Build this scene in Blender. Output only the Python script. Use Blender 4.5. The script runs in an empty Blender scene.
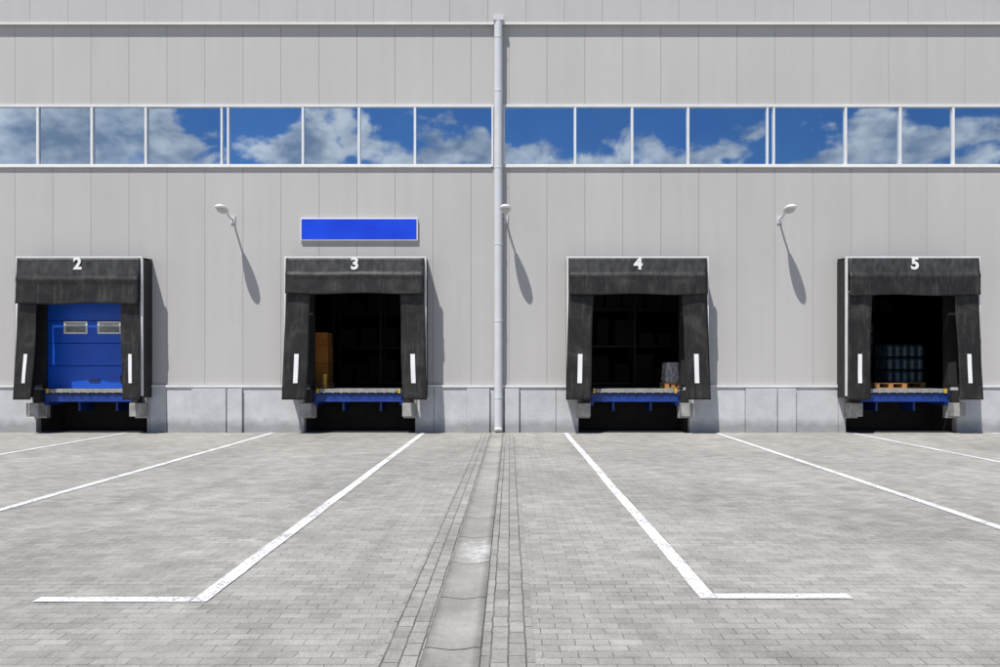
import bpy, bmesh, math, random
from mathutils import Vector, Matrix, noise
random.seed(7)
scene = bpy.context.scene
F = 777.8; D = 20.47; H = 1.605; S = 38.0
def wx(px): return (px-510)/S
def wz(py): return H+(371.5-py)/S

# ---------------------------------------------------------------- materials
def new_mat(name):
    m = bpy.data.materials.new(name); m.use_nodes = True
    nt = m.node_tree; b = nt.nodes["Principled BSDF"]
    return m, nt, b
def N(nt, t, **kw):
    n = nt.nodes.new(t)
    for k, v in kw.items(): setattr(n, k, v)
    return n
def coords(nt, scale=(1,1,1), rot=(0,0,0)):
    g = N(nt, 'ShaderNodeNewGeometry'); mp = N(nt, 'ShaderNodeMapping')
    mp.inputs['Scale'].default_value = scale; mp.inputs['Rotation'].default_value = rot
    nt.links.new(g.outputs['Position'], mp.inputs['Vector'])
    return mp.outputs['Vector']
def noise_n(nt, vec, scale, detail=4, rough=0.55, dist=0):
    n = N(nt, 'ShaderNodeTexNoise'); n.inputs['Scale'].default_value = scale
    n.inputs['Detail'].default_value = detail; n.inputs['Roughness'].default_value = rough
    n.inputs['Distortion'].default_value = dist
    nt.links.new(vec, n.inputs['Vector']); return n.outputs['Fac']
def ramp(nt, fac, stops):
    r = N(nt, 'ShaderNodeValToRGB'); e = r.color_ramp.elements
    while len(e) < len(stops): e.new(0.5)
    for i, (p, c) in enumerate(stops):
        e[i].position = p
        e[i].color = (c, c, c, 1) if isinstance(c, (int, float)) else (*c, 1)
    nt.links.new(fac, r.inputs['Fac']); return r.outputs['Color']
def mixc(nt, a, b, fac, mode='MIX'):
    m = N(nt, 'ShaderNodeMix', data_type='RGBA', blend_type=mode)
    for sock, v in ((m.inputs[0], fac), (m.inputs[6], a), (m.inputs[7], b)):
        if isinstance(v, (int, float)): sock.default_value = v
        elif isinstance(v, tuple): sock.default_value = (*v, 1)
        else: nt.links.new(v, sock)
    return m.outputs[2]
def math_n(nt, op, a, b=0.0, clamp=False):
    m = N(nt, 'ShaderNodeMath', operation=op); m.use_clamp = clamp
    for i, v in enumerate((a, b)):
        if isinstance(v, (int, float)): m.inputs[i].default_value = v
        else: nt.links.new(v, m.inputs[i])
    return m.outputs[0]
def bump(nt, b, h, strength=0.3, dist=0.01):
    bn = N(nt, 'ShaderNodeBump'); bn.inputs['Strength'].default_value = strength
    bn.inputs['Distance'].default_value = dist
    nt.links.new(h, bn.inputs['Height']); nt.links.new(bn.outputs[0], b.inputs['Normal'])

def simple(name, col, rough=0.5, metal=0.0, var=0.15, scale=3.0, bumpv=0.0):
    m, nt, b = new_mat(name)
    v = coords(nt)
    f = noise_n(nt, v, scale, 5)
    c = ramp(nt, f, [(0.3, 1-var), (0.7, 1+0*var)])
    nt.links.new(mixc(nt, col, c, 1.0, 'MULTIPLY'), b.inputs['Base Color'])
    b.inputs['Roughness'].default_value = rough; b.inputs['Metallic'].default_value = metal
    if bumpv: bump(nt, b, noise_n(nt, v, scale*12, 3), bumpv, 0.01)
    return m

def panel_mat(name, col, isl=0.05, rough=0.5):
    m, nt, b = new_mat(name)
    g = N(nt, 'ShaderNodeNewGeometry')
    v = coords(nt)
    r = ramp(nt, g.outputs['Random Per Island'], [(0, 1-isl), (1, 1.0)])
    c = mixc(nt, col, r, 1.0, 'MULTIPLY')
    vs = coords(nt, (1.6, 1, 0.12))
    streak = ramp(nt, noise_n(nt, vs, 2.2, 6, 0.6), [(0.35, 0.94), (0.65, 1.0)])
    c = mixc(nt, c, streak, 0.6, 'MULTIPLY')
    big = ramp(nt, noise_n(nt, v, 0.25, 3), [(0.35, 0.94), (0.65, 1.0)])
    c = mixc(nt, c, big, 1.0, 'MULTIPLY')
    nt.links.new(c, b.inputs['Base Color']); b.inputs['Roughness'].default_value = rough
    b.inputs['Specular IOR Level'].default_value = 0.3
    w = N(nt, 'ShaderNodeTexWave', wave_type='BANDS', bands_direction='X')
    w.inputs['Scale'].default_value = 3.2; nt.links.new(coords(nt), w.inputs['Vector'])
    bump(nt, b, w.outputs['Fac'], 0.08, 0.004)
    return m
M_panel = panel_mat('cladding_panel', (0.535, 0.518, 0.498), 0.03)
M_parapet = panel_mat('parapet_panel', (0.52, 0.51, 0.50), 0.03)
M_white = simple('white_painted_metal', (0.80, 0.80, 0.79), 0.4, 0, 0.12, 2)
M_pipe = simple('grey_pipe_metal', (0.64, 0.65, 0.67), 0.35, 0, 0.10, 2)
M_seam = simple('seam_sealant', (0.36, 0.355, 0.345), 0.8)
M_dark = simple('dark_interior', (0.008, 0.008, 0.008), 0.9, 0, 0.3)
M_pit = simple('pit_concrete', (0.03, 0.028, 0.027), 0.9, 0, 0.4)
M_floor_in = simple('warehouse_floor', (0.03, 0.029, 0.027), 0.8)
M_blue = simple('blue_painted_steel', (0.008, 0.05, 0.30), 0.45, 0, 0.45, 4)
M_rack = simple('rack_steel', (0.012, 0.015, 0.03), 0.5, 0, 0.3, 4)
M_door = simple('blue_door_paint', (0.005, 0.10, 0.64), 0.45, 0, 0.15, 2)
M_steel = simple('galvanised_steel', (0.42, 0.42, 0.40), 0.5, 0.3, 0.35, 8)
M_yellow = simple('yellow_paint', (0.75, 0.5, 0.06), 0.5, 0, 0.3, 8)
M_rubber_b = simple('rubber_bumper', (0.02, 0.02, 0.02), 0.8, 0, 0.4, 6, 0.2)
M_side = simple('shelter_side_canvas', (0.025, 0.024, 0.023), 0.75, 0, 0.4, 3)
M_wood = simple('pallet_wood', (0.55, 0.27, 0.09), 0.7, 0, 0.4, 12)
M_card = simple('cardboard', (0.42, 0.155, 0.02), 0.8, 0, 0.3, 5)
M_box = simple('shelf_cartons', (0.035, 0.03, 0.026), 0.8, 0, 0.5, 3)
M_film = simple('wrapped_goods', (0.42, 0.42, 0.43), 0.3, 0, 0.5, 14)
M_bottle = simple('bluish_drums', (0.05, 0.085, 0.115), 0.3, 0, 0.5, 6)
M_glassplate = simple('door_window_glass', (0.28, 0.30, 0.30), 0.15, 0, 0.5, 6)
M_lampglass = simple('lamp_glass', (0.55, 0.56, 0.55), 0.15)
M_num = simple('white_number_paint', (0.85, 0.85, 0.84), 0.5, 0, 0.05)
M_lightc = simple('bumper_block_concrete', (0.42, 0.41, 0.39), 0.8, 0, 0.45, 6, 0.2)

def sign_mat():
    m, nt, b = new_mat('blue_sign_face')
    f = noise_n(nt, coords(nt, (0.6, 1, 1)), 1.2, 3)
    nt.links.new(ramp(nt, f, [(0.3, (0.0, 0.035, 0.60)), (0.7, (0.003, 0.07, 0.80))]), b.inputs['Base Color'])
    b.inputs['Roughness'].default_value = 0.25
    return m
M_sign = sign_mat()

def curtain_mat():
    m, nt, b = new_mat('worn_black_rubber')
    v = coords(nt)
    c1 = ramp(nt, noise_n(nt, v, 1.8, 8, 0.62, 0.6), [(0.40, (0.009, 0.0085, 0.008)), (0.55, (0.017, 0.0155, 0.0145)), (0.75, (0.055, 0.05, 0.044))])
    vs = coords(nt, (5, 1, 0.6))
    st = ramp(nt, noise_n(nt, vs, 2.5, 6, 0.7), [(0.52, 0.0), (0.80, 0.5)])
    c2 = mixc(nt, c1, (0.12, 0.112, 0.10), st)
    g = N(nt, 'ShaderNodeNewGeometry'); sx = N(nt, 'ShaderNodeSeparateXYZ'); nt.links.new(g.outputs['Position'], sx.inputs[0])
    zz = math_n(nt, 'ADD', sx.outputs['Z'], math_n(nt, 'MULTIPLY', noise_n(nt, coords(nt, (3, 1, 1)), 3, 5), 0.35))
    zf = N(nt, 'ShaderNodeMapRange'); nt.links.new(zz, zf.inputs[0]); zf.inputs[1].default_value = 4.12; zf.inputs[2].default_value = 4.3
    zf.inputs[3].default_value = 0.0; zf.inputs[4].default_value = 0.6
    gcol = ramp(nt, noise_n(nt, coords(nt, (2, 1, 1)), 4, 6, 0.65), [(0.35, 0.022), (0.7, 0.10)])
    c2 = mixc(nt, c2, gcol, zf.outputs[0])
    sp = ramp(nt, noise_n(nt, v, 28, 3, 0.6), [(0.66, 0.0), (0.74, 0.3)])
    c3 = mixc(nt, c2, (0.16, 0.15, 0.135), sp)
    nt.links.new(c3, b.inputs['Base Color']); b.inputs['Roughness'].default_value = 0.5
    b.inputs['Specular IOR Level'].default_value = 0.4
    bump(nt, b, noise_n(nt, coords(nt, (1, 1, 0.5)), 6, 6, 0.6), 0.45, 0.03)
    return m
M_curtain = curtain_mat()

def concrete_mat(name, col, var=0.2, isl=0.06):
    m, nt, b = new_mat(name)
    v = coords(nt); g = N(nt, 'ShaderNodeNewGeometry')
    c = mixc(nt, col, ramp(nt, noise_n(nt, v, 1.8, 8, 0.65), [(0.3, 1-var), (0.65, 1.0)]), 1.0, 'MULTIPLY')
    c = mixc(nt, c, ramp(nt, noise_n(nt, v, 40, 3), [(0.35, 0.88), (0.6, 1.0)]), 1.0, 'MULTIPLY')
    c = mixc(nt, c, ramp(nt, g.outputs['Random Per Island'], [(0, 1-isl), (1, 1.0)]), 1.0, 'MULTIPLY')
    sx = N(nt, 'ShaderNodeSeparateXYZ'); nt.links.new(g.outputs['Position'], sx.inputs[0])
    if 'plinth' in name:
        zz = math_n(nt, 'ADD', sx.outputs['Z'], math_n(nt, 'MULTIPLY', noise_n(nt, v, 3, 5), -0.35))
        c = mixc(nt, c, ramp(nt, zz, [(0.0, 0.62), (0.22, 1.0)]), 1.0, 'MULTIPLY')
    else:
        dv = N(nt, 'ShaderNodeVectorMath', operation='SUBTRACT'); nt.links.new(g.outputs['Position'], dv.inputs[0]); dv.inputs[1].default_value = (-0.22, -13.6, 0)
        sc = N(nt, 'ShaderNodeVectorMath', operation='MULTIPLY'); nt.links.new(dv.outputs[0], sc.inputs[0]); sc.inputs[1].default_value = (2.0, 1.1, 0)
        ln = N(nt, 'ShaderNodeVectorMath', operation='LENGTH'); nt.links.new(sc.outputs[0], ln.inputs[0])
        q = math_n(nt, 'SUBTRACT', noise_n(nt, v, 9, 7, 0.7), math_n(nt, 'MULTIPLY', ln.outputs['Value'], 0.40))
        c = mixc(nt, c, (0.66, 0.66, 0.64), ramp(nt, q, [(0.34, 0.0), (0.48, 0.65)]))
        e = math_n(nt, 'ABSOLUTE', math_n(nt, 'ADD', sx.outputs['X'], 0.33))
        c = mixc(nt, c, ramp(nt, math_n(nt, 'ADD', e, math_n(nt, 'MULTIPLY', noise_n(nt, v, 12, 5), 0.05)), [(0.13, 1.0), (0.19, 0.55)]), 1.0, 'MULTIPLY')
    nt.links.new(c, b.inputs['Base Color']); b.inputs['Roughness'].default_value = 0.85
    bump(nt, b, noise_n(nt, v, 30, 5), 0.25, 0.01)
    return m
M_plinth = concrete_mat('plinth_concrete', (0.62, 0.625, 0.64))
M_channel = concrete_mat('channel_concrete', (0.46, 0.445, 0.405), 0.35, 0.15)

def paver_mat(name, rot=0.0, c1=(0.455, 0.437, 0.398), c2=(0.355, 0.342, 0.313), mortar=(0.22, 0.212, 0.195), msize=0.004, rowh=0.10, dj=0.5):
    m, nt, b = new_mat(name)
    v0 = coords(nt, (1, 1, 1), (0, 0, rot))
    nz = N(nt, 'ShaderNodeTexNoise'); nz.inputs['Scale'].default_value = 8; nz.inputs['Detail'].default_value = 2
    nt.links.new(v0, nz.inputs['Vector'])
    sub = N(nt, 'ShaderNodeVectorMath', operation='MULTIPLY_ADD')
    nt.links.new(nz.outputs['Color'], sub.inputs[0]); sub.inputs[1].default_value = (0.025, 0.018, 0)
    nt.links.new(v0, sub.inputs[2])
    br = N(nt, 'ShaderNodeTexBrick'); br.offset = 0.5
    br.inputs['Scale'].default_value = 1.0
    br.inputs['Brick Width'].default_value = 0.20; br.inputs['Row Height'].default_value = rowh
    br.inputs['Mortar Size'].default_value = msize; br.inputs['Mortar Smooth'].default_value = 0.6
    br.inputs['Color1'].default_value = (*c1, 1); br.inputs['Color2'].default_value = (*c2, 1)
    br.inputs['Bias'].default_value = -0.2
    mj = ramp(nt, noise_n(nt, coords(nt), 1.6, 6, 0.7), [(0.35, tuple(x*dj for x in mortar)), (0.62, tuple(x*1.4 for x in mortar))])
    nt.links.new(mj, br.inputs['Mortar'])
    nt.links.new(sub.outputs[0], br.inputs['Vector'])
    v = coords(nt)
    c = br.outputs['Color']
    c = mixc(nt, c, ramp(nt, noise_n(nt, v, 0.30, 6, 0.6), [(0.34, 0.80), (0.66, 1.07)]), 1.0, 'MULTIPLY')
    c = mixc(nt, c, ramp(nt, noise_n(nt, v, 3.0, 7, 0.7), [(0.33, 0.78), (0.6, 1.06)]), 1.0, 'MULTIPLY')
    c = mixc(nt, c, ramp(nt, noise_n(nt, v, 60, 3, 0.6), [(0.32, 0.78), (0.65, 1.08)]), 1.0, 'MULTIPLY')
    br2 = N(nt, 'ShaderNodeTexBrick'); br2.offset = 0.5; br2.inputs['Scale'].default_value = 1.0
    br2.inputs['Brick Width'].default_value = 0.20; br2.inputs['Row Height'].default_value = rowh; br2.inputs['Mortar Size'].default_value = 0.0
    br2.inputs['Color1'].default_value = (0, 0, 0, 1); br2.inputs['Color2'].default_value = (1, 1, 1, 1)
    nt.links.new(sub.outputs[0], br2.inputs['Vector'])
    c = mixc(nt, c, ramp(nt, br2.outputs['Color'], [(0.05, 0.80), (0.20, 1.0)]), 1.0, 'MULTIPLY')
    st = ramp(nt, noise_n(nt, coords(nt, (1.6, 0.10, 1)), 1.3, 5, 0.6), [(0.54, 0.0), (0.72, 0.30)])
    c = mixc(nt, c, (0.18, 0.175, 0.165), st)
    sp = ramp(nt, noise_n(nt, coords(nt), 1.1, 9, 0.75), [(0.57, 0.0), (0.72, 0.5)])
    c = mixc(nt, c, (0.58, 0.565, 0.52), sp)
    oil = ramp(nt, noise_n(nt, coords(nt, (1, 1, 1), (0, 0, 1.1)), 1.7, 5, 0.55), [(0.64, 0.0), (0.78, 0.5)])
    c = mixc(nt, c, (0.13, 0.125, 0.12), oil)
    nt.links.new(c, b.inputs['Base Color']); b.inputs['Roughness'].default_value = 0.9
    b.inputs['Specular IOR Level'].default_value = 0.2
    h = math_n(nt, 'ADD', math_n(nt, 'MULTIPLY', br.outputs['Fac'], -1.0), math_n(nt, 'MULTIPLY', noise_n(nt, v, 45, 4), 0.5))
    bump(nt, b, h, 0.4, 0.004)
    return m
M_paver = paver_mat('block_paving')
M_paver2 = paver_mat('block_paving_edge_rows', math.pi/2, (0.43, 0.415, 0.38), (0.32, 0.31, 0.285), (0.16, 0.155, 0.145), 0.007, 0.1, 0.4)

def paint_mat():
    m, nt, b = new_mat('worn_road_paint')
    v = coords(nt)
    c = ramp(nt, noise_n(nt, v, 6, 5), [(0.3, 0.68), (0.7, 0.86)])
    nt.links.new(c, b.inputs['Base Color']); b.inputs['Roughness'].default_value = 0.7
    tr = N(nt, 'ShaderNodeBsdfTransparent'); mx = N(nt, 'ShaderNodeMixShader')
    w = math_n(nt, 'ADD', noise_n(nt, v, 38, 5, 0.7), math_n(nt, 'MULTIPLY', noise_n(nt, v, 2.0, 3), 0.40))
    f = ramp(nt, w, [(0.72, 0.0), (0.84, 0.85)])
    nt.links.new(f, mx.inputs[0]); nt.links.new(b.outputs[0], mx.inputs[1]); nt.links.new(tr.outputs[0], mx.inputs[2])
    nt.links.new(mx.outputs[0], nt.nodes['Material Output'].inputs['Surface'])
    return m
M_paint = paint_mat()

def glass_mat():
    m, nt, b = new_mat('solar_glass')
    b.inputs['Metallic'].default_value = 1.0; b.inputs['Roughness'].default_value = 0.02
    f = noise_n(nt, coords(nt, (1, 1, 1)), 0.8, 2)
    g = N(nt, 'ShaderNodeNewGeometry')
    c = ramp(nt, f, [(0.3, (0.50, 0.62, 0.78)), (0.7, (0.56, 0.68, 0.82))])
    c = mixc(nt, c, ramp(nt, g.outputs['Random Per Island'], [(0, 0.88), (1, 1.0)]), 1.0, 'MULTIPLY')
    nt.links.new(c, b.inputs['Base Color'])
    bump(nt, b, noise_n(nt, coords(nt), 0.9, 1), 0.05, 0.02)
    return m
M_glass = glass_mat()

# ---------------------------------------------------------------- mesh helpers
def empty(name, loc=(0,0,0)):
    e = bpy.data.objects.new(name, None); scene.collection.objects.link(e); e.location = loc; return e
class MB:
    def __init__(s): s.v = []; s.f = []; s.mi = []
    def box(s, x0, x1, y0, y1, z0, z1, mi=0):
        n = len(s.v)
        s.v += [(x0,y0,z0),(x1,y0,z0),(x1,y1,z0),(x0,y1,z0),(x0,y0,z1),(x1,y0,z1),(x1,y1,z1),(x0,y1,z1)]
        for f in ((0,3,2,1),(4,5,6,7),(0,1,5,4),(1,2,6,5),(2,3,7,6),(3,0,4,7)):
            s.f.append(tuple(n+i for i in f)); s.mi.append(mi)
    def grid(s, fn, nu, nv, mi=0):
        n = len(s.v)
        for j in range(nv+1):
            for i in range(nu+1): s.v.append(fn(i/nu, j/nv))
        for j in range(nv):
            for i in range(nu):
                a = n+j*(nu+1)+i; s.f.append((a, a+1, a+nu+2, a+nu+1)); s.mi.append(mi)
    def loft(s, rings, mi=0, cap=True):
        n = len(s.v); k = len(rings[0])
        for r in rings: s.v += [tuple(p) for p in r]
        for j in range(len(rings)-1):
            for i in range(k):
                a = n+j*k+i; b2 = n+j*k+(i+1) % k
                s.f.append((a, b2, b2+k, a+k)); s.mi.append(mi)
        if cap:
            s.f.append(tuple(n+i for i in range(k))[::-1]); s.mi.append(mi)
            s.f.append(tuple(n+(len(rings)-1)*k+i for i in range(k))); s.mi.append(mi)
    def cyl(s, x, y, z0, z1, r, mi=0, k=20, prof=None):
        prof = prof or [(z0, r), (z1, r)]
        s.loft([[(x+rr*math.cos(t*2*math.pi/k), y+rr*math.sin(t*2*math.pi/k), z) for t in range(k)] for z, rr in prof], mi)
    def obj(s, name, mats, parent=None, loc=(0,0,0), bevel=0, smooth=False, solid=0):
        me = bpy.data.meshes.new(name); me.from_pydata(s.v, [], s.f)
        for m in (mats if isinstance(mats, list) else [mats]): me.materials.append(m)
        for p, i in zip(me.polygons, s.mi): p.material_index = i; p.use_smooth = smooth
        me.update()
        bm = bmesh.new(); bm.from_mesh(me); bmesh.ops.recalc_face_normals(bm, faces=bm.faces); bm.to_mesh(me); bm.free()
        o = bpy.data.objects.new(name, me); scene.collection.objects.link(o); o.location = loc
        if parent: o.parent = parent
        if solid:
            md = o.modifiers.new('solid', 'SOLIDIFY'); md.thickness = solid; md.offset = 0
        if bevel:
            md = o.modifiers.new('bev', 'BEVEL'); md.width = bevel; md.segments = 2; md.limit_method = 'ANGLE'
        return o

def subtract(r, hole):
    x0, x1, z0, z1 = r; a0, a1, b0, b1 = hole
    if a1 <= x0 or a0 >= x1 or b1 <= z0 or b0 >= z1: return [r]
    out = []
    if a0 > x0: out.append((x0, a0, z0, z1))
    if a1 < x1: out.append((a1, x1, z0, z1))
    c0, c1 = max(x0, a0), min(x1, a1)
    if b0 > z0: out.append((c0, c1, z0, b0))
    if b1 < z1: out.append((c0, c1, b1, z1))
    return out

# ---------------------------------------------------------------- dock data
docks = [dict(n='2', cx=-11.00, hw=1.59, hb=3.32, iw=1.06, fl=0.03),
         dict(n='3', cx=-3.95, hw=1.79, hb=3.58, iw=1.13, fl=0.07),
         dict(n='4', cx=3.26, hw=1.79, hb=3.56, iw=1.12, fl=0.07),
         dict(n='5', cx=10.29, hw=1.69, hb=3.54, iw=1.05, fl=0.05)]
XL, XR = -34.0, 34.0
ZF = 1.14
Zt = 1.22; Zw0 = wz(165.5); Zw1 = wz(106); Zp = wz(27.5); Zr = 12.6
door_holes = [(d['cx']-1.3, d['cx']+1.3, 0.9, 3.95) for d in docks]
pit_holes = [(d['cx']-1.46, d['cx']+1.46, -1, 1.10) for d in docks]

B = empty('warehouse_building')
mb = MB()
def clad(mb, z0, z1, holes, y0=0.0, y1=0.1, step=1.0, off=-0.03, gap=0.0035):
    x = XL+off
    while x < XR:
        rs = [(x+gap, x+step-gap, z0, z1)]
        for h in holes:
            rs = [q for r in rs for q in subtract(r, h)]
        for r in rs: mb.box(r[0], r[1], y0, y1, r[2], r[3])
        x += step
clad(mb, Zt+0.04, Zw0-0.05, door_holes)
clad(mb, Zw1+0.04, Zp+0.05, [])
mb.obj('cladding', M_panel, B)
mb = MB(); clad(mb, Zp+0.05, Zr, [], -0.10, 0.05, 1.0, 0.42, 0.003)
mb.obj('parapet_cladding', M_parapet, B)
mb = MB()
rs = [(XL, XR, 0.0, Zw0)]
for h in door_holes+pit_holes: rs = [q for r in rs for q in subtract(r, h)]
for r in rs: mb.box(r[0], r[1], 0.103, 0.2, r[2], r[3])
mb.box(XL, XR, 0.103, 0.2, Zw0, Zr-0.05)
mb.obj('wall_core', M_seam, B)
mb = MB()
mb.box(XL, XR, -0.125, -0.101, Zp+0.03, Zp+0.085)
mb.box(XL, XR, -0.13, 0.05, Zr, Zr+0.08)
xs = [XL]+[v for d in docks for v in (d['cx']-d['hw'], d['cx']+d['hw'])]+[XR]
for i in range(0, len(xs), 2):
    mb.box(xs[i], xs[i+1], -0.055, -0.002, Zt-0.03, Zt+0.035)
mb.obj('drip_trims', M_white, B)
# plinth
mb = MB()
cuts = sorted([XL, XR]+[wx(p) for p in (150, 167, 193, 243, 300, 434, 467, 520, 556, 745, 795, 838)]+[-18, -15, 15.6, 18.4, 22, 26, 30, -22, -26, -30])
for a, b2 in zip(cuts[:-1], cuts[1:]):
    rs = [(a+0.005, b2-0.005, -0.02, Zt-0.035)]
    for h in pit_holes+door_holes: rs = [q for r in rs for q in subtract(r, h)]
    for r in rs: mb.box(r[0], r[1], -0.02, 0.1, r[2], r[3])
for a, b2 in ((193, 227), (228.2, 243), (467, 489.5), (505, 519), (745, 776), (777, 795)):
    mb.box(wx(a), wx(b2), -0.09, -0.022, -0.02, Zt-0.06)
mb.obj('plinth', M_plinth, B, bevel=0.006)
mb = MB()
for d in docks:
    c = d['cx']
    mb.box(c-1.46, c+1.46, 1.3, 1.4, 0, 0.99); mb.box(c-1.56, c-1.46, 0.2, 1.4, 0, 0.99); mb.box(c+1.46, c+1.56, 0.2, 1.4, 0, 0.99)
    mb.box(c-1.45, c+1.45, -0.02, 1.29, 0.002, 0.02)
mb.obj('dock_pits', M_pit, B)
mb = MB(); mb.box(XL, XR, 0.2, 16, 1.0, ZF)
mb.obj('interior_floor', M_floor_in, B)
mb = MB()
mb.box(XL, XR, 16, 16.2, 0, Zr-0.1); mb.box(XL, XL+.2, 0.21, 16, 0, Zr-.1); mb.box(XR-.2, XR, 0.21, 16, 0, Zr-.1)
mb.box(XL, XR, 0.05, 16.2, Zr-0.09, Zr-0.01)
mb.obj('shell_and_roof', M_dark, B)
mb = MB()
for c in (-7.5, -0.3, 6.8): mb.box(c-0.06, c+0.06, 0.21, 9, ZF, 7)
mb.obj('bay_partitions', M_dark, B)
# black panels added inside each shelter, standing in for shade on wall and jambs
mb = MB()
for d in docks:
    c = d['cx']
    for s in (-1, 1):
        a, b2 = sorted((c+s*1.24, c+s*(d['hw']-0.09)))
        mb.box(a, b2, -0.02, -0.003, Zt+0.04, 4.40)
        a, b2 = sorted((c+s*1.24, c+s*1.298))
        mb.box(a, b2, -0.001, 0.25, ZF+0.015, 3.93)
    mb.box(c-1.238, c+1.238, -0.02, -0.003, 3.90, 4.40)
mb.obj('shade_panels', M_side, B)

# windows
fr = MB(); gl = MB()
left = [-9999, 38, 92, 146, 225, 303, 359, 415, 491.5]
right = [505, 575, 632, 688, 770.5, 845.5, 900, 953, 9999]
double = {225, 770.5}
def strip(xa, xb, mull):
    fr.box(xa, xb, -0.035, 0.1, Zw0-0.045, Zw0+0.03); fr.box(xa, xb, -0.035, 0.1, Zw1-0.03, Zw1+0.035)
    fr.box(xa, xb, -0.06, -0.036, Zw0-0.06, Zw0-0.02)
    edges = [xa]
    for m, w in mull: 
        fr.box(m-w, m+w, -0.028, 0.09, Zw0+0.031, Zw1-0.031); edges += [m-w, m+w]
    edges.append(xb)
    for i in range(0, len(edges), 2):
        a, b2 = edges[i], edges[i+1]
        if b2-a < 0.05: continue
        t1, t2 = random.uniform(-.005, .005), random.uniform(-.004, .004)
        n = len(gl.v); w = b2-a; h = Zw1-Zw0
        gl.v += [(a, 0.03-t1*w-t2*h, Zw0), (b2, 0.03+t1*w-t2*h, Zw0), (b2, 0.03+t1*w+t2*h, Zw1), (a, 0.03-t1*w+t2*h, Zw1)]
        gl.f.append((n, n+1, n+2, n+3)); gl.mi.append(0)
def mul(lst):
    out = []
    for p in lst:
        if p in double: out += [(wx(p)-0.085, 0.024), (wx(p)+0.085, 0.024)]
        else: out.append((wx(p), 0.03))
    return out
ml = [(wx(38)-1.48*i, 0.03) for i in range(10, 0, -1)]+mul(left[1:-1])
strip(XL, wx(491.5), ml)
mr = mul(right[1:-1])+[(wx(953)+1.48*i, 0.03) for i in range(1, 14)]
strip(wx(505), XR, mr)
for xx in (wx(491.5), wx(505)-0.05): fr.box(xx+0.001, xx+0.049, -0.036, 0.1, Zw0-0.04, Zw1+0.03)
fr.box(wx(491.5)+0.052, wx(505)-0.052, 0.0, 0.1, Zw0-0.05, Zw1+0.04)
fr.obj('window_frames', M_white, B)
gl.obj('window_glass', M_glass, B)

# downpipe
mb = MB(); X = -0.305
mb.cyl(X, -0.16, 0.16, Zp+0.09, 0.108, k=28)
for z in (0.9, 2.9, 4.9, 6.9, 8.9, 10.3):
    mb.cyl(X, -0.16, z, z+0.04, 0.115, k=28); mb.box(X-0.03, X+0.03, -0.06, 0.0, z+0.01, z+0.035)
mb.loft([[(X+0.105*math.cos(t*math.pi/12), -0.16-o+0.105*math.sin(t*math.pi/12)*c, z+0.105*math.sin(t*math.pi/12)*s2) for t in range(24)]
         for z, o, c, s2 in ((0.16, 0, 1, 0), (0.10, 0.03, 0.9, -0.4), (0.06, 0.1, 0.6, -0.5))])
mb.box(X-0.13, X+0.13, -0.27, -0.128, Zp+0.085, Zp+0.22)
mb.obj('downpipe', M_pipe, B, smooth=False, bevel=0.004)

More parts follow.
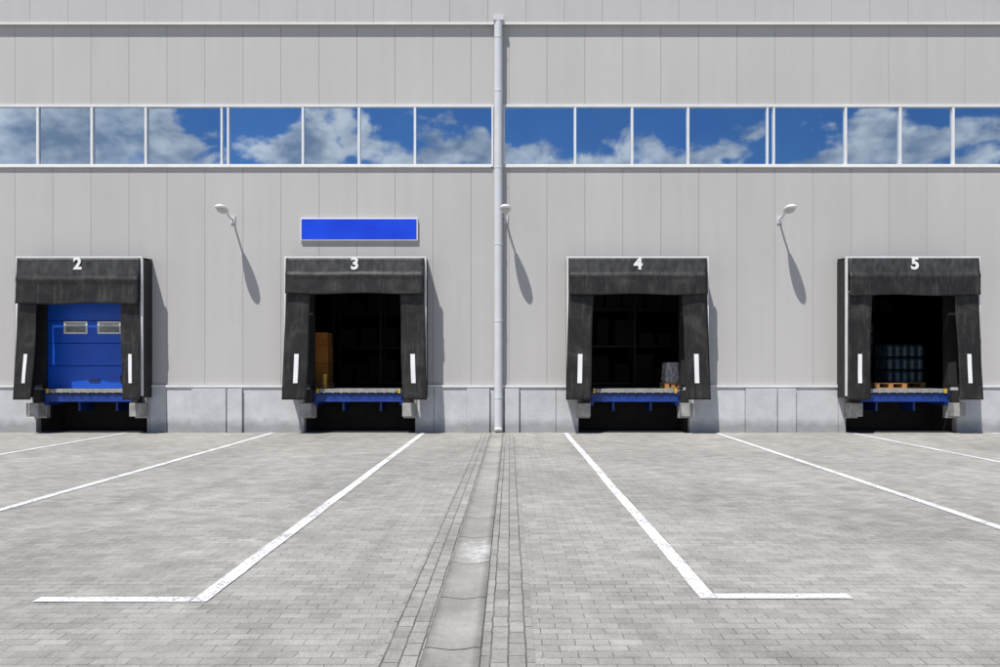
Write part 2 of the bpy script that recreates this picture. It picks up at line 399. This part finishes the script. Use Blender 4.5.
# ---------------------------------------------------------------- dock shelters
def wr(x, z, seed, amp):
    return amp*(noise.noise(Vector((x*1.6+seed, z*0.7, seed)))+0.5*noise.noise(Vector((x*4+seed, z*2.2, seed+5))))
for k, d in enumerate(docks):
    P = empty('dock_shelter', (d['cx'], 0, 0)); hw, hb, iw, flr = d['hw'], d['hb'], d['iw'], d['fl']; zt = 4.53
    sd = k*7.3
    mb = MB()
    for s in (-1, 1):
        mb.grid(lambda u, v, s=s: (s*(hw-0.015)+wr(u*0.6, v*3.6, sd+s, 0.02)*(math.sin(u*math.pi)), -0.002-u*0.55, 0.93+v*(zt-0.97)), 6, 18)
        mb.box(s*(hw-0.05)-0.03, s*(hw-0.05)+0.03, -0.05, -0.001, 0.93, zt-0.07)
    mb.grid(lambda u, v: (-hw+0.01+u*(2*hw-0.02), -0.002-v*0.55, zt-0.02+0.04*(1-v)), 8, 2)
    mb.obj('side_canvas', M_side, P, solid=0.02)
    mb = MB()
    for s in (-1, 1):
        mb.box(s*hw-0.022, s*hw+0.022, -0.62, -0.55, 0.98, zt-0.03)
    mb.box(-hw-0.022, hw+0.022, -0.62, -0.55, zt-0.029, zt+0.016)
    mb.obj('aluminium_frame', M_white, P)
    fl = MB(); stp = MB()
    def flap(s):
        def fn(u, v):
            z = 0.89+v*(hb+0.12-0.89)
            sp = (1-v)
            xin = iw+0.10*sp+0.012*math.sin(z*2.1+sd)
            xout = hw-0.028+(flr+0.01)*sp
            x = xin+(xout-xin)*u
            y = -0.615-0.10*sp**1.5-0.015+wr(s*x, z, sd+s*3, 0.022)
            return (s*x, y, z)
        return fn
    for s in (-1, 1):
        fn = flap(s); fl.grid(fn, 10, 44)
        def sf(u, v, fn=fn, s=s):
            vv = (1.31-0.89+v*0.74)/(hb+0.12-0.89); uu = 0.38+0.18*u
            p = fn(uu, vv); return (p[0], p[1]-0.018, p[2])
        stp.grid(sf, 2, 10)
    fl.obj('side_flaps', M_curtain, P, solid=0.018, smooth=True)
    stp.obj('white_markers', M_num, P, solid=0.004)
    mb = MB()
    def hy(x, v, z):
        fold = -0.03*math.exp(-((v-0.52)/0.05)**2)
        return -0.68-0.06*(1-v)+0.03*v+wr(x, z*1.5, sd+9, 0.035)*(1-v)**0.7+fold
    def hd(u, v):
        x = -hw+0.03+u*(2*hw-0.06); z = hb+v*(zt-0.035-hb)
        z += (1-v)*0.015*math.sin(x*3+sd)
        return (x, hy(x, v, z), z)
    mb.grid(hd, 40, 22)
    mb.obj('head_curtain', M_curtain, P, solid=0.018, smooth=True)
    cu = bpy.data.curves.new('number', 'FONT'); cu.body = d['n']; cu.size = 0.42; cu.offset = 0.016; cu.extrude = 0.003
    cu.align_x = 'CENTER'; cu.align_y = 'CENTER'
    ny = min(hy(xx, (zz_-hb)/(zt-0.035-hb), zz_) for xx in (-.12, 0, .12) for zz_ in (4.16, 4.25, 4.33, 4.42, 4.48))-0.018
    o = bpy.data.objects.new('number_'+d['n'], cu); scene.collection.objects.link(o); o.parent = P
    o.rotation_euler = (math.radians(90), 0, 0); o.location = (0.0, ny, 4.34); cu.materials.append(M_num)

    L = empty('dock_leveller', (d['cx'], 0, 0))
    mb = MB()
    mb.box(-1.02, 1.02, -0.20, 2.2, ZF-0.03, ZF+0.012)
    mb.obj('platform', M_steel, L, bevel=0.004)
    mb = MB()
    mb.box(-1.0, 1.0, -0.215, -0.19, ZF-0.085, ZF-0.032)
    for i in range(9): mb.box(-0.92+i*0.225, -0.86+i*0.225, -0.23, -0.216, ZF-0.095, ZF-0.045)
    mb.obj('lip', M_steel, L, bevel=0.003)
    mb = MB()
    mb.box(-1.12, 1.12, -0.17, -0.03, 0.83, 1.02)
    mb.box(-1.2, 1.2, -0.18, -0.171, 0.99, 1.02); mb.box(-1.2, 1.2, -0.18, -0.171, 0.815, 0.84)
    for s in (-1, 1):
        mb.box(s*1.12-0.05, s*1.12+0.05, -0.14, 0.9, 0.72, 1.08)
        mb.box(s*0.5-0.03, s*0.5+0.03, 0.3, 1.0, 0.55, 0.79)
    mb.obj('blue_frame', M_blue, L, bevel=0.005)
    mb = MB()
    for s in (-1, 1): mb.box(s*1.27-0.09, s*1.27+0.09, -0.32, -0.06, 0.80, 1.12)
    mb.obj('rubber_bumpers', M_rubber_b, L, bevel=0.012)
    mb = MB()
    for s in (-1, 1):
        mb.box(s*1.33-0.17, s*1.33+0.17, -0.058, 0.12, 0.38, 1.12)
        mb.box(s*1.33-0.16, s*1.33+0.15, -0.40, -0.059, 0.44, 0.79)
    mb.obj('bumper_blocks', M_lightc, L, bevel=0.012)
    mb = MB()
    for s in (-1, 1): mb.box(s*1.06-0.035, s*1.06+0.035, -0.21, -0.18, ZF-0.10, ZF+0.02)
    mb.obj('yellow_edge_marks', M_yellow, L)

# sectional door in dock 2
R = empty('sectional_door', (docks[0]['cx'], 0, 0))
mb = MB(); zz = ZF+0.02
while zz < 3.9:
    mb.box(-1.235, 1.235, 0.12, 0.16, zz, min(zz+0.60, 3.95)-0.012); zz += 0.60
mb.obj('door_leaf', M_door, R, bevel=0.008)
mb = MB(); mg = MB()
for c in (-0.49, 0.40):
    x0, x1, z0, z1 = c-0.31, c+0.31, 2.60, 2.93
    mb.box(x0, x1, 0.10, 0.119, z0, z0+0.045); mb.box(x0, x1, 0.10, 0.119, z1-0.045, z1)
    mb.box(x0, x0+0.045, 0.10, 0.119, z0+0.046, z1-0.046); mb.box(x1-0.045, x1, 0.10, 0.119, z0+0.046, z1-0.046)
    mg.box(x0+0.046, x1-0.046, 0.108, 0.117, z0+0.046, z1-0.046)
mb.obj('window_frames', M_white, R); mg.obj('window_panes', M_glassplate, R)
mb = MB(); mb.box(-0.15, 0.15, 0.09, 0.119, 1.35, 1.39); mb.box(0.7, 0.74, 0.09, 0.119, 1.3, 1.5)
mb.obj('handle', M_rubber_b, R)

# ---------------------------------------------------------------- goods inside
def pallet(name, x, y, z, w=1.2, dd=0.8):
    p = MB()
    for i in range(5): p.box(-w/2, w/2, -dd/2+i*(dd-0.1)/4, -dd/2+0.1+i*(dd-0.1)/4, 0.122, 0.144)
    for i in range(3):
        xx = -w/2+i*(w-0.12)/2
        p.box(xx, xx+0.12, -dd/2, dd/2, 0.1, 0.121)
        for j in range(3):
            yy = -dd/2+j*(dd-0.12)/2; p.box(xx, xx+0.12, yy, yy+0.12, 0.022, 0.099)
    for j in range(3):
        yy = -dd/2+j*(dd-0.12)/2; p.box(-w/2, w/2, yy, yy+0.12, 0, 0.021)
    return p.obj(name, M_wood, None, (x, y, z))
pallet('wooden_pallet', 10.15, 0.60, ZF+0.014, 0.85, 0.7)
def drums(x, y, nx, ny, nz, r=0.1, h=0.34):
    E = empty('pallet_of_drums', (x, y, ZF+0.013))
    p = MB()
    for a in range(nx):
        for b2 in range(ny):
            for c in range(nz):
                z0 = 0.15+c*(h+0.02); X = (a-(nx-1)/2)*(2*r+0.01); Y = (b2-(ny-1)/2)*(2*r+0.01)
                p.cyl(X, Y, 0, 0, 0, k=14, prof=[(z0, r*0.9), (z0+0.02, r), (z0+h*0.45, r), (z0+h*0.5, r*0.93), (z0+h*0.55, r), (z0+h*0.82, r), (z0+h*0.93, r*0.5), (z0+h, r*0.3)])
    p.obj('drums', M_bottle, E, smooth=True)
    q = pallet('pallet', 0, 0, 0, nx*2*r+0.05, ny*2*r+0.05); q.parent = E
drums(10.98, 1.5, 5, 4, 3)
drums(10.3, 3.2, 6, 4, 5)
E = empty('cardboard_box_stack', (-5.19, 1.15, ZF+0.016)); p = MB()
for i, (w, h, o) in enumerate(((0.40, 0.52, 0), (0.38, 0.50, 0.01), (0.39, 0.36, -0.01))):
    z0 = sum((0.52, 0.50, 0.36)[:i])+0.15; p.box(-w/2+o, w/2+o, -0.3, 0.3, z0, z0+h-0.008)
p.obj('cartons', M_card, E, bevel=0.008)
q = pallet('pallet', 0, 0, 0, 0.44, 0.7); q.parent = E
p = MB(); p.cyl(-4.98, 0.45, ZF+0.03, ZF+0.40, 0.06, 0, 20); p.box(-5.08, -4.88, 0.35, 0.55, ZF+0.013, ZF+0.03)
p.obj('yellow_bollard', M_yellow, None, bevel=0.006)
E = empty('wrapped_pallet', (4.36, 0.62, ZF+0.016)); p = MB()
def rr(z, w, dd, j):
    pts = []
    for t in range(32):
        a = t*math.pi/16; c, s = math.cos(a), math.sin(a)
        q = (abs(c)**8+abs(s)**8)**(-1/8); n_ = 1+0.10*noise.noise(Vector((c*4, s*4, z*9+j)))
        pts.append((c*q*w*n_, s*q*dd*n_, z))
    return pts
p.loft([rr(0.15+i*0.045, 0.21-0.02*(i > 9)-0.012*(i % 4 == 0), 0.33, 1) for i in range(13)])
p.obj('wrapped_goods', M_film, E, smooth=False)
q = pallet('pallet', 0, 0, 0, 0.46, 0.7); q.parent = E
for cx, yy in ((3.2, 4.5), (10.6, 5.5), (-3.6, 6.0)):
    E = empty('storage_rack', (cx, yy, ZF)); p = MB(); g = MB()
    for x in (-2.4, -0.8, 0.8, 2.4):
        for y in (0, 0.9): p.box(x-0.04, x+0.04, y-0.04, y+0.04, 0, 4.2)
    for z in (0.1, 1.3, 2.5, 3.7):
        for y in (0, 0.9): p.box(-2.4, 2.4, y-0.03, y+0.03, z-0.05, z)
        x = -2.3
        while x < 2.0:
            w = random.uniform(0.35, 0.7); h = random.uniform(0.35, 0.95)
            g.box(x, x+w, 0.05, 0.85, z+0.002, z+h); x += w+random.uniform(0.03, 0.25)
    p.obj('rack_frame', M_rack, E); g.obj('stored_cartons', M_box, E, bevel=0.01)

# ---------------------------------------------------------------- lamps
for px in (233, 505.5, 779):
    E = empty('wall_lamp', (wx(px), 0, 5.60)); p = MB()
    p.box(-0.06, 0.06, -0.03, -0.001, -0.10, 0.10)
    path = [(-0.03, 0.0), (-0.15, 0.0), (-0.28, 0.02), (-0.40, 0.06), (-0.52, 0.09)]
    p.loft([[(0.026*math.cos(t*math.pi/6), y, z+0.026*math.sin(t*math.pi/6)) for t in range(12)] for y, z in path])
    p.obj('arm', M_pipe, E, smooth=False)
    p = MB()
    secs = [(-0.44, 0.045, 0.045, 0.07), (-0.50, 0.07, 0.06, 0.085), (-0.60, 0.11, 0.075, 0.10), (-0.72, 0.14, 0.09, 0.11), (-0.86, 0.15, 0.09, 0.12), (-0.96, 0.125, 0.075, 0.13), (-1.02, 0.08, 0.05, 0.135), (-1.045, 0.03, 0.02, 0.137)]
    p.loft([[(rx*math.cos(t*math.pi/12), y, zc+(rz if math.sin(t*math.pi/12) > 0 else rz*0.35)*math.sin(t*math.pi/12)) for t in range(24)] for y, rx, rz, zc in secs])
    p.obj('head', M_white, E, smooth=True)
    p = MB()
    secs = [(-0.62, 0.05, 0.03, 0.080), (-0.70, 0.10, 0.07, 0.082), (-0.82, 0.115, 0.085, 0.09), (-0.93, 0.09, 0.065, 0.10), (-0.98, 0.04, 0.02, 0.11)]
    p.loft([[(rx*math.cos(t*math.pi/10), y, zc+(rz*0.2 if math.sin(t*math.pi/10) > 0 else rz)*math.sin(t*math.pi/10)) for t in range(20)] for y, rx, rz, zc in secs])
    p.obj('glass_bowl', M_lampglass, E, smooth=True)

# blue sign
E = empty('blue_wall_sign', (0, 0, 0)); p = MB()
x0, x1, z0, z1 = wx(301), wx(418), wz(241), wz(218.5)
p.box(x0, x1, -0.07, -0.005, z0, z1); p.obj('tray', M_white, E, bevel=0.004)
p = MB(); p.box(x0+0.03, x1-0.03, -0.076, -0.0705, z0+0.03, z1-0.03); p.obj('face', M_sign, E)

# ---------------------------------------------------------------- ground
p = MB(); p.grid(lambda u, v: (-300+u*600, -400+v*800, 0.0), 8, 8); p.obj('paved_yard', M_paver)
cxx = -0.33; p = MB(); y = -24.0
prof = [(-0.165, 0.004), (-0.16, 0.018), (-0.125, 0.020), (-0.07, 0.010), (0, 0.005), (0.07, 0.010), (0.125, 0.020), (0.16, 0.018), (0.165, 0.004)]
while y < -0.12:
    y1 = min(y+1.0, -0.10); jx = random.uniform(-.003, .003)
    n = len(prof)-1
    p.grid(lambda u, v: (cxx+jx+prof[round(u*n)][0], y+0.006+v*(y1-y-0.012), prof[round(u*n)][1]), n, 1)
    y = y1
p.obj('drainage_channel', M_channel)
p = MB()
for a, b2 in ((-0.74, -0.497), (-0.163, 0.14)):
    p.grid(lambda u, v: (a+u*(b2-a), -24+v*23.9, 0.004), 1, 8)
p.obj('channel_edge_paving', M_paver2)

p = MB()
def line(xa, ya, xb, yb, w=0.12):
    a = Vector((xa, ya)); b2 = Vector((xb, yb)); dr = (b2-a); L_ = dr.length; dr.normalize(); nn = Vector((-dr.y, dr.x))
    k = max(4, int(L_/0.12)); s_ = random.random()*50
    def fn(u, v):
        q = a+dr*L_*v+nn*((u-0.5)*w+0.007*noise.noise(Vector((v*L_*3, u*9, s_)))+0.01*noise.noise(Vector((v*L_*0.6, 0, s_))))
        return (q.x, q.y, 0.008)
    p.grid(fn, 1, k)
yE = -(D-5.45)
line(-2.26, -0.15, -2.17, yE-0.05)
line(-3.32, yE, -2.235, yE)
line(1.447, -0.15, 1.40, yE+0.03)
line(1.465, yE+0.09, 2.42, yE+0.09)
line(-6.18, -0.2, -5.8, yE); line(5.38, -0.2, 4.95, yE+0.1)
line(-10.0, -0.15, -9.5, yE); line(8.9, -0.15, 8.35, yE)
line(-13.9, -0.15, -13.4, yE); line(12.6, -0.15, 12.0, yE)
line(-6.9, yE, -5.88, yE); line(5.03, yE+.1, 6.0, yE+.1)
p.obj('bay_markings', M_paint)

# ---------------------------------------------------------------- light + world
sdir = Vector((-0.62, -1.0, 2.26)).normalized()
sun = bpy.data.lights.new('sun', 'SUN'); sun.energy = 5.0; sun.angle = math.radians(0.5); sun.color = (1.0, 0.97, 0.93)
so = bpy.data.objects.new('sun', sun); scene.collection.objects.link(so)
so.rotation_euler = sdir.to_track_quat('Z', 'Y').to_euler(); so.location = (-10, -20, 30)
w = bpy.data.worlds.new('World'); scene.world = w; w.use_nodes = True; nt = w.node_tree
nt.nodes.clear()
out = N(nt, 'ShaderNodeOutputWorld')
sky = N(nt, 'ShaderNodeTexSky', sky_type='NISHITA'); sky.sun_disc = False
sky.sun_elevation = math.asin(sdir.z); sky.sun_rotation = math.atan2(sdir.x, sdir.y) % (2*math.pi)
sky.ozone_density = 3.0; sky.dust_density = 0.2; sky.air_density = 1.0
bg = N(nt, 'ShaderNodeBackground'); bg.inputs['Strength'].default_value = 0.08
nt.links.new(mixc(nt, sky.outputs[0], (0.48, 0.74, 1.0), 1.0, 'MULTIPLY'), bg.inputs['Color'])
tc = N(nt, 'ShaderNodeTexCoord'); mp = N(nt, 'ShaderNodeMapping'); mp.inputs['Scale'].default_value = (1, 1, 1.7)
mp.inputs['Location'].default_value = (0.35, 0.0, 0.1)
nt.links.new(tc.outputs['Generated'], mp.inputs['Vector'])
n1 = noise_n(nt, mp.outputs[0], 8.5, 10, 0.6, 0.2)
sx = N(nt, 'ShaderNodeSeparateXYZ'); nt.links.new(tc.outputs['Generated'], sx.inputs[0])
bias = math_n(nt, 'ADD', math_n(nt, 'MULTIPLY', sx.outputs['X'], -0.24), math_n(nt, 'MULTIPLY', math_n(nt, 'SUBTRACT', sx.outputs['Z'], 0.282), -2.4))
bias = math_n(nt, 'MAXIMUM', bias, -0.16)
bias = math_n(nt, 'MINIMUM', bias, 0.12)
dens = math_n(nt, 'ADD', n1, bias)
fac = ramp(nt, dens, [(0.49, 0.0), (0.55, 0.92)])
mp2 = N(nt, 'ShaderNodeMapping'); mp2.inputs['Location'].default_value = (3, 1, 2)
nt.links.new(mp.outputs[0], mp2.inputs['Vector'])
shade = ramp(nt, noise_n(nt, mp2.outputs[0], 13, 7, 0.62), [(0.38, (0.30, 0.37, 0.46)), (0.60, (1.0, 0.96, 0.92))])
bg2 = N(nt, 'ShaderNodeBackground'); bg2.inputs['Strength'].default_value = 0.95
nt.links.new(shade, bg2.inputs['Color'])
mx = N(nt, 'ShaderNodeMixShader'); nt.links.new(fac, mx.inputs[0]); nt.links.new(bg.outputs[0], mx.inputs[1]); nt.links.new(bg2.outputs[0], mx.inputs[2])
nt.links.new(mx.outputs[0], out.inputs['Surface'])

# ---------------------------------------------------------------- camera
cam = bpy.data.cameras.new('camera'); co = bpy.data.objects.new('camera', cam); scene.collection.objects.link(co)
co.location = (0, -D, H); co.rotation_euler = (math.radians(90), 0, 0)
cam.sensor_width = 36; cam.lens = 28; cam.shift_x = -0.010; cam.shift_y = 0.038
cam.clip_end = 2000; cam.clip_start = 0.05
scene.camera = co
scene.view_settings.view_transform = 'Standard'; scene.view_settings.look = 'None'
scene.view_settings.exposure = 0; scene.view_settings.gamma = 1
